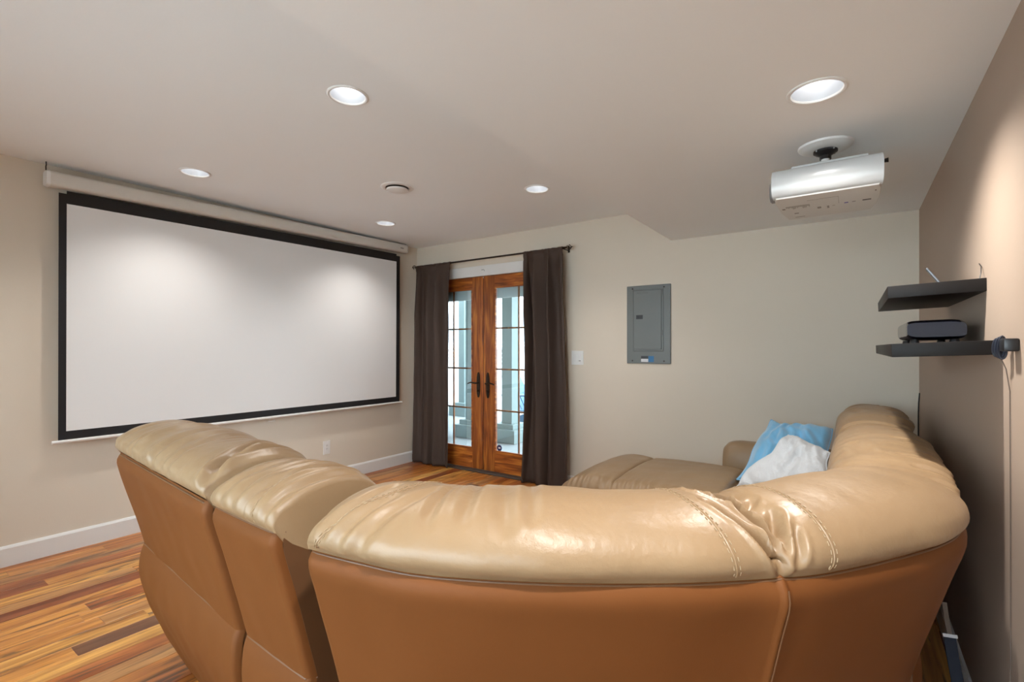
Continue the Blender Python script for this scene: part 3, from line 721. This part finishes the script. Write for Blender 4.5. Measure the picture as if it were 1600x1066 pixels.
# --- curved corner wedge
wd = thing('corner_wedge', (-.42, 1.2, 0), 'curved tan leather corner section of the sectional sofa with pleated back', 'sofa', 'sections of the tan leather sectional sofa')
PW_ = [(-.90, .572), (-.772, .592), (-.63, .625), (-.44, .722), (-.254, .848), (-.103, .977), (-.03, 1.055), (.07, 1.20), (.15, 1.335), (.195, 1.455), (.212, 1.60)]
bW = Back(PW_, TOP, end=.10, k0=.76, N=600)
uC = bW.u_at(-.105, .975); uL = bW.u_at(-.155, .93); uR = bW.u_at(-.055, 1.03); LW = bW.L
xc, xl_, xr_ = uC*LW, uL*LW, uR*LW
crW = creases([((xc, .0), (xc-.004, .40), .016, .007), ((xc, .02), (xc-.075, .20), .016, .010), ((xc+.002, .215), (xc-.062, .275), .022, .010), ((xc-.062, .275), (xc-.085, .36), .012, .010),
               ((xc, .01), (xc-.045, .12), .010, .008), ((xc+.004, .02), (xc+.03, .12), .009, .009), ((xc+.012, .10), (xc+.045, .15), .015, .012), ((xc+.01, .19), (xc+.05, .215), .008, .010),
               ((xc+.028, .03), (xc+.052, .10), .009, .008), ((xc-.01, .22), (xc-.012, .36), .014, .009),
               ((.42, .10), (.40, .26), .005, .016), ((.34, .12), (.33, .30), .006, .014), ((.27, .10), (.25, .28), .006, .014), ((.47, .12), (.46, .30), .005, .014), ((.14, .02), (.22, .22), .007, .016), ((.05, .05), (.11, .22), .008, .012), ((.09, .03), (.15, .16), .006, .012)])
def dispW(x, y):
    pin = -.024*math.exp(-((x-xc)/.06)**2)*math.exp(-((y-.16)/.22)**2)
    puff = .012*math.sin(PI*min(1, max(0, x/xc)))**.7 if x < xc else .014*math.sin(PI*min(1, (x-xc)/(LW-xc)))**.7
    return (pin+puff*min(1, y/.12)+crW(x, y)+wr(.006, 5, 3, 6.2)(x, y))*min(1, y/.03)
bW.disp = dispW
bW.mesh(420, 150).build('head_cushion', 'leather', wd, smooth=True, angle=60)
PANELW = [(-.006, .916), (.010, .898), (.010, .872), (-.012, .80), (-.07, .60), (-.125, .38), (-.19, .06)]
bPW = Back(PW_, PANELW, k0=1, N=600)
bPW.disp = lambda x, y: wr(.003, 4, 4, 1)(x, y)*min(1, y/.1)-.006*math.exp(-((x-xc)/.006)**2)-.006*math.exp(-((x-xc)/.03)**2)*min(1, y/.05)
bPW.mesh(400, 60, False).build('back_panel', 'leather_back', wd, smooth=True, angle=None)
MB().tube([bPW.pt(k/120, .012, .001) for k in range(121)], .0022, 6).build('piping', 'leather_dark', wd, smooth=True)
st = MB()
for du in (-.006, .006):
    for base_u, fan in ((uL-.012, -.030), (uR+.012, .022)):
        q = bW.stitch([(base_u+du/LW*1.0, .02), (base_u+du/LW+fan*.35, .14), (base_u+du/LW+fan*.8, .26), (base_u+du/LW+fan, .40)]); st.add(q.v, q.f)
    q = bW.stitch([(.022+du/LW, .02), (.045+du/LW, .10), (.085+du/LW, .20), (.10+du/LW, .34)]); st.add(q.v, q.f)
st.build('stitching', 'stitch', wd)['kind'] = 'stuff'
for base_u, fan in ((uL-.012, -.030), (uR+.012, .022)):
    bW.seam([(base_u, .015), (base_u+fan*.35, .14), (base_u+fan*.8, .26), (base_u+fan, .40)], r=.002).build('seam', 'leather', wd, smooth=True)
bW.seam([(.022, .02), (.045, .10), (.085, .20), (.10, .34)], r=.002).build('seam', 'leather', wd, smooth=True)
bPW.seam([(uC, .03), (uC, .3), (uC, .98)], off=-.004, r=.0014).build('seam', 'leather_dark', wd, smooth=True)
side_panel(bW, 0, .03, wd); side_panel(bW, 1, -.03, wd)
seat = MB(); ol = [bW.base(k/40, 1) for k in range(41)]
out = [(p.x, p.y) for p in ol]+[(-.55, 1.62), (-.66, 1.60), (-.86, 1.40), (-.90, 1.30)]
seat.prism(out, lambda p: V(p[0], p[1], .05), lambda p: V(p[0], p[1], .36)).build('base', 'leather_dark', wd)
def wseat(u, v):
    p = bW.base(u, 1); c = V(-.72, 1.47, 0); q = V(p.x, p.y, 0).lerp(c, v*.97); e = math.sqrt(max(0, 1-(1-min(1, min(u, 1-u)/.05))**2))
    return V(q.x, q.y, .36+.10*(.6+.4*e)+.02*math.sin(PI*v))
MB().grid(wseat, 50, 16).build('seat_cushion', 'leather', wd, smooth=True, angle=None)

# --- straight section of the sofa along the brown wall and end recliner
def wall_section(name, y0, y1, label, seed, far):
    t = thing(name, (-.2, (y0+y1)/2, 0), label, 'sofa', 'sections of the tan leather sectional sofa')
    path = [(.215, y0), (.215, (y0+y1)/2), (.215, y1)]
    L_ = y1-y0
    cr = creases([((.08+.11*k, .0), (.09+.11*k, .08+.03*(k % 3)), .010, .012) for k in range(int(L_/.11))]+[((.05, .1), (.10, .34), .01, .014), ((L_-.05, .1), (L_-.10, .34), .01, .014), ((.3, .22), (.5, .26), .007, .02)])
    TW = [(q[0]*.82, q[1] if q[1] < .915 else .912+(q[1]-.912)*.6) for q in TOP]
    b = Back(path, TW, end=.26, k0=.74, disp=lambda x, y: (cr(x, y)+wr(.009, 6, 3, seed)(x, y)+.018*math.sin(PI*min(1, max(0, x/L_))))*min(1, y/.03))
    b.mesh(150, 110).build('head_cushion', 'leather', t, smooth=True, angle=60)
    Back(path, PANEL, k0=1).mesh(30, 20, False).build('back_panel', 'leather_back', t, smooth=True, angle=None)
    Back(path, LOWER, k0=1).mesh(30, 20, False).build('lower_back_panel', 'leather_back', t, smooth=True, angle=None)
    side_panel(b, 0, .03, t, top=TW, k=.68); side_panel(b, 1, -.03, t, top=TW, k=.68)
    MB().box(-.62, -.02, y0+.01, y1-.01, .05, .30, .02).build('base', 'lining_black', t)
    seat_pad('seat_cushion', [(-.66, y0+.005), (-.04, y0+.005), (-.04, y1-.005), (-.66, y1-.005)], .30, .44, t, seed=seed)
    return t
ms = wall_section('armless_sofa_section', 1.63, 2.76, 'tan leather armless sofa seat along the brown wall between the corner and the chaise', 5, False)
MB().box(-.74, -.66, 1.64, 2.75, .08, .42, .03, 3).build('footrest', 'leather', ms, smooth=True)
ch = wall_section('chaise_recliner', 2.78, 3.72, 'tan leather recliner with raised footrest by the cream wall under blue and white pillows', 9, True)
# raised footrest: two puffed pads, the front one curling over
def rest(u, v, x0, x1, tip):
    """u along x (0 = seat side), v across y"""
    y = 2.80+v*.92
    e = math.sqrt(max(0, 1-(1-min(1, min(v, 1-v)/.12))**2))
    x = x0+(x1-x0)*u
    z = .475+.018*math.sin(PI*u)**.5+.022*math.sin(PI*v)
    if tip: z -= .16*max(0, (u-.25)/.75)**2.2
    g = math.sqrt(max(0, 1-(1-min(1, min(u, 1-u)/.06))**2)); z -= .020*(1-g)
    z -= .11*(1-e)**1.0
    ru = (.008*math.sin(x*120+2*math.sin(x*17))+.004*math.sin(x*61))*math.exp(-(v/.10)**2)
    z += ru+.004*noise.noise(V(x*8, y*8, 2))
    if tip: y = 3.26+(y-3.26)*(1-.10*max(0, (u-.3)/.7)**2)
    return V(x, y, z)
def pad(name, x0, x1, tip):
    mb = MB().grid(lambda u, v: rest(u, v, x0, x1, tip), 60, 60)
    bot = MB().grid(lambda u, v: (lambda p: V(p.x, p.y, min(p.z-.03, .40-.05*(u if tip else 0))))(rest(u, v, x0, x1, tip)), 60, 60)
    n = len(mb.v); mb.add(bot.v, bot.f); R = [j for j in range(60)]+[60*j+59 for j in range(1, 60)]+[59*60+j for j in range(58, -1, -1)]+[60*j for j in range(58, 0, -1)]
    mb.f += [(R[k], R[(k+1) % len(R)], R[(k+1) % len(R)]+n, R[k]+n) for k in range(len(R))]
    return mb.build(name, 'leather', ch, smooth=True, angle=60)
pad('footrest_pad', -.60, -1.235, False); pad('footrest_pad', -1.225, -1.67, True)
MB().box(-1.45, -.66, 2.92, 3.62, .33, .385, .01).build('footrest_board', 'lining_black', ch)
for y in (2.97, 3.55): MB().tube([(-.55, y, .2), (-.95, y, .34)], .012, 8).tube([(-.60, y, .33), (-1.3, y, .34)], .010, 8).build('linkage', 'steel', ch)
arm = MB().grid(lambda a, s: (lambda c, d, g: V(-.77+.91*s, 3.855+(.115*math.copysign(abs(c)**.6, c))*(.80+.2*g), .34+.30*math.copysign(abs(d)**.6, d)*(.90+.10*g)-.02*(1-g)))(math.cos(2*PI*a), math.sin(2*PI*a), math.sqrt(max(0, 1-(1-min(1, min(s, 1-s)/.14))**2))), 44, 40, wrap_u=True)
arm.f += [tuple(range(44)), tuple(range(39*44, 40*44))]
arm.build('armrest', 'leather', ch, smooth=True, angle=50)

# ------------------------------------------------------------------ pillows
def pillow(name, c00, c10, c11, c01, th, m, label, seed, wrk):
    A, B, C, D = map(Vector, (c00, c10, c11, c01)); ctr = (A+B+C+D)/4
    nrm = (B-A).cross(D-A).normalized()
    def side(sg):
        def fn(u, v):
            e = (16*u*(1-u)*v*(1-v))
            pu, pv = abs(2*u-1), abs(2*v-1)
            p = A.lerp(B, u).lerp(D.lerp(C, u), v)
            inn = .055*(1-pu*pu)*pv**3+.055*(1-pv*pv)*pu**3
            p = p.lerp(ctr, inn)+V(noise.noise(V(u*2.2, v*2.2, seed)), noise.noise(V(u*2.2, v*2.2, seed+5)), noise.noise(V(u*2.4, v*2.4, seed+11)))*.03
            h = th*(e**.42)*(1+.10*noise.noise(V(u*3, v*3, seed)))
            w = wrk*noise.noise(V(u*9+seed, v*3.2, seed))*e**.3+wrk*.8*noise.noise(V((u+v)*7, (u-v)*2.5, seed+4))*e**.3
            return p+nrm*(sg*(h+w*1.0))
        return fn
    n = 56; mb = MB().grid(side(1), n, n); b = MB().grid(side(-1), n, n); mb.add(b.v, b.f)
    t = thing(name, tuple(ctr), label, 'pillow')
    me = mb.build('cover', m, t, smooth=True, angle=None)
    b_ = bmesh.new(); b_.from_mesh(me.data); bmesh.ops.remove_doubles(b_, verts=b_.verts[:], dist=.0006); bmesh.ops.recalc_face_normals(b_, faces=b_.faces[:]); b_.to_mesh(me.data); b_.free()
    for p in me.data.polygons: p.use_smooth = True
    E = [side(1)(k/40, 0) for k in range(41)]+[side(1)(1, k/40) for k in range(1, 41)]+[side(1)(1-k/40, 1) for k in range(1, 41)]+[side(1)(0, 1-k/40) for k in range(1, 40)]
    MB().tube(E+[E[0]], .004, 6, cap=False).build('piping', m, t, smooth=True)
    return t
pillow('throw_pillow', (-.60, 3.34, .50), (-.13, 3.32, .52), (-.10, 3.66, .80), (-.45, 3.68, .83), .10, 'pillow_blue', 'plush light blue throw pillow leaning in the sofa corner', 3.3, .032)
pillow('throw_pillow', (-.55, 3.08, .505), (-.12, 3.00, .54), (-.10, 3.22, .74), (-.32, 3.36, .79), .09, 'pillow_white', 'fuzzy white throw pillow lying against the blue pillow', 6.1, .028)

# ------------------------------------------------------------------ strap behind the sofa
t = thing('tag_strap', (.26, 2.0, 0), 'dark grey strap with a white band hanging behind the sofa corner', 'strap')
def ribbon(pts, w, name, m):
    vs = []; fs = []
    for p in pts: vs += [V(*p)+V(-w, -w*.3, 0), V(*p)+V(w, w*.3, 0)]
    n = len(pts)
    for i in range(n-1): fs.append((2*i, 2*i+1, 2*i+3, 2*i+2))
    o = MB().add(vs, fs).build(name, m, t); o.modifiers.new('thickness', 'SOLIDIFY').thickness = .003
ribbon([(.236, 2.03, .52), (.243, 2.03, .46), (.249, 2.03, .424)], .006, 'cord', 'cable_brown')
ribbon([(.249, 2.028, .425), (.250, 2.028, .415)], .018, 'white_band', 'label_white')
ribbon([(.250, 2.03, .416), (.256, 2.02, .36), (.264, 2.0, .30), (.27, 1.98, .01)], .015, 'strap', 'cable_blue')

# ------------------------------------------------------------------ outdoors beyond the glass doors
OG = -.06
struct(MB().box(-12, 2, YB+.15, 8.1, OG-.1, OG).build('patio_floor', 'concrete'))
struct(MB().box(-30, 10, 8.1, 30, OG-.2, OG-.08).build('ground', 'lawn'))
struct(MB().box(-14, 5, YB+.15, 6.45, 2.55, 2.65).build('porch_ceiling', 'cream_paint'))
struct(MB().box(-14, XL-.151, YB, YB+.15, OG, 5.2).box(XR+.151, 5, YB, YB+.15, OG, 5.2).box(XL-.151, XR+.151, YB, YB+.15, ZH+.051, 5.2).build('wall_sky_block', 'fence_white'))  # unseen house wall, added to keep sky light off the porch columns
def column(x, y, w, label, cream=False):
    t = thing('porch_column', (x, y, OG), label, 'column', 'porch columns')
    MB().box(x-w/2, x+w/2, y-w/2, y+w/2, OG+.24, 2.55, .004).build('shaft', 'teal_paint', t)
    MB().box(x-w/2-.07, x+w/2+.07, y-w/2-.07, y+w/2+.07, OG+.17, OG+.26, .006).build('plinth_top', 'teal_paint', t)
    MB().box(x-w/2-.14, x+w/2+.14, y-w/2-.14, y+w/2+.14, OG, OG+.19, .006).build('plinth', 'teal_paint', t)
    MB().box(x-w/2-.03, x+w/2+.03, y-w/2-.03, y+w/2+.03, 2.44, 2.55, .006).build('capital', 'teal_paint', t)
column(-4.16, 5.92, .18, 'grey-green porch column behind the right-hand glass door')
column(-4.86, 5.92, .18, 'grey-green porch column standing close beside its twin outside the doors')
column(-6.50, 7.6, .15, 'grey-green porch column farther off near the lattice fence')
tag(MB().box(-14, 5, 5.84, 6.0, 2.28, 2.55, .004).build('porch_beam', 'cream_paint', loc=(-4.5, 5.92, 2.4)), 'cream painted porch beam resting on the grey-green columns', 'beam')
# fence with lattice top
FY = 9.6
t = thing('lattice_fence', (-6.5, FY, OG-.08), 'pale board fence with a lattice top at the garden edge', 'fence')
x = -10.0
while x < -2.5:
    MB().box(x, x+.135, FY, FY+.02, OG-.06, .84).build('board', 'fence_white', t); x += .145
for z in (.84, 1.27): MB().box(-10, -2.5, FY-.02, FY+.04, z, z+.05).build('rail', 'fence_white', t)
la = MB(); x = -10.3
while x < -2.4:
    for s in (0, 1):
        p, q = V(x+(0 if s == 0 else .38), FY+.005+.008*s, .89), V(x+(.38 if s == 0 else 0), FY+.005+.008*s, 1.27)
        d_ = (q-p).normalized(); nn = V(-d_.z, 0, d_.x)*.017
        la.add([p-nn, p+nn, q+nn, q-nn, p-nn+V(0, .007, 0), p+nn+V(0, .007, 0), q+nn+V(0, .007, 0), q-nn+V(0, .007, 0)], [(0, 1, 2, 3), (7, 6, 5, 4), (0, 4, 5, 1), (1, 5, 6, 2), (2, 6, 7, 3), (3, 7, 4, 0)])
    x += .095
la.build('lattice_strips', 'lattice', t)['kind'] = 'stuff'
for x in (-9.9, -8.1, -6.3, -4.5, -2.6): MB().box(x-.05, x+.05, FY-.04, FY+.06, OG-.08, 1.36, .004).build('post', 'fence_white', t)
# neighbour house
HY = 15.5
t = thing('neighbour_house', (-9, HY, OG-.08), 'white clapboard house beyond the fence', 'house')
for k in range(30):
    z = OG-.08+k*.2
    MB().add([(-22, HY-.03, z), (-1, HY-.03, z), (-1, HY, z+.2), (-22, HY, z+.2), (-22, HY+.2, z), (-1, HY+.2, z), (-1, HY+.2, z+.2), (-22, HY+.2, z+.2)], [(0, 1, 2, 3), (4, 7, 6, 5), (0, 4, 5, 1), (3, 2, 6, 7), (0, 3, 7, 4), (1, 5, 6, 2)]).build('siding_board', 'siding', t)
for wx in (-14.2, -10.62, -7.0):
    w_ = MB().box(wx-.55, wx+.55, HY-.09, HY-.02, 1.45, 2.75).build('window', 'trim_white', t)
    for (p, q) in ((-.47, -.03), (.03, .47)):
        for (r_, s_) in ((1.53, 2.07), (2.13, 2.67)): MB().box(wx+p, wx+q, HY-.10, HY-.088, r_, s_).build('pane', 'far_glass', w_)
# adirondack chair
ax, ay = -4.62, 7.15
t = thing('adirondack_chair', (ax, ay, OG), 'blue slatted garden chair standing on the patio outside', 'chair')
def slat(name, p, q, w, thk, wd):
    p, q = Vector(p), Vector(q); d_ = (q-p).normalized(); s_ = Vector(wd).normalized()*w/2; n_ = d_.cross(s_).normalized()*thk/2
    MB().add([p-s_-n_, p+s_-n_, q+s_-n_, q-s_-n_, p-s_+n_, p+s_+n_, q+s_+n_, q-s_+n_], [(0, 1, 2, 3), (7, 6, 5, 4), (0, 4, 5, 1), (1, 5, 6, 2), (2, 6, 7, 3), (3, 7, 4, 0)]).build(name, 'chair_blue', t)
for k in range(5):
    y = ay-.22+k*.11; hgt = .98-.05*abs(k-2)
    slat('back_slat', (ax-.05, y, OG+.30), (ax-.40, y*1+0, OG+hgt), .095, .02, (0, 1, 0))
for k in range(5): slat('seat_slat', (ax+.45-.11*k, ay-.27, OG+.38-.02*k), (ax+.45-.11*k, ay+.27, OG+.38-.02*k), .095, .02, (1, 0, 0))
for s in (-1, 1):
    slat('armrest', (ax-.32, ay+s*.33, OG+.56), (ax+.48, ay+s*.33, OG+.58), .13, .022, (0, 1, 0))
    slat('front_leg', (ax+.42, ay+s*.29, OG), (ax+.42, ay+s*.29, OG+.57), .10, .024, (1, 0, 0))
    slat('rear_leg', (ax-.48, ay+s*.25, OG), (ax+.46, ay+s*.25, OG+.34), .11, .024, (0, 0, 1))
slat('back_rail', (ax-.20, ay-.30, OG+.54), (ax-.20, ay+.30, OG+.54), .08, .024, (0, 0, 1))
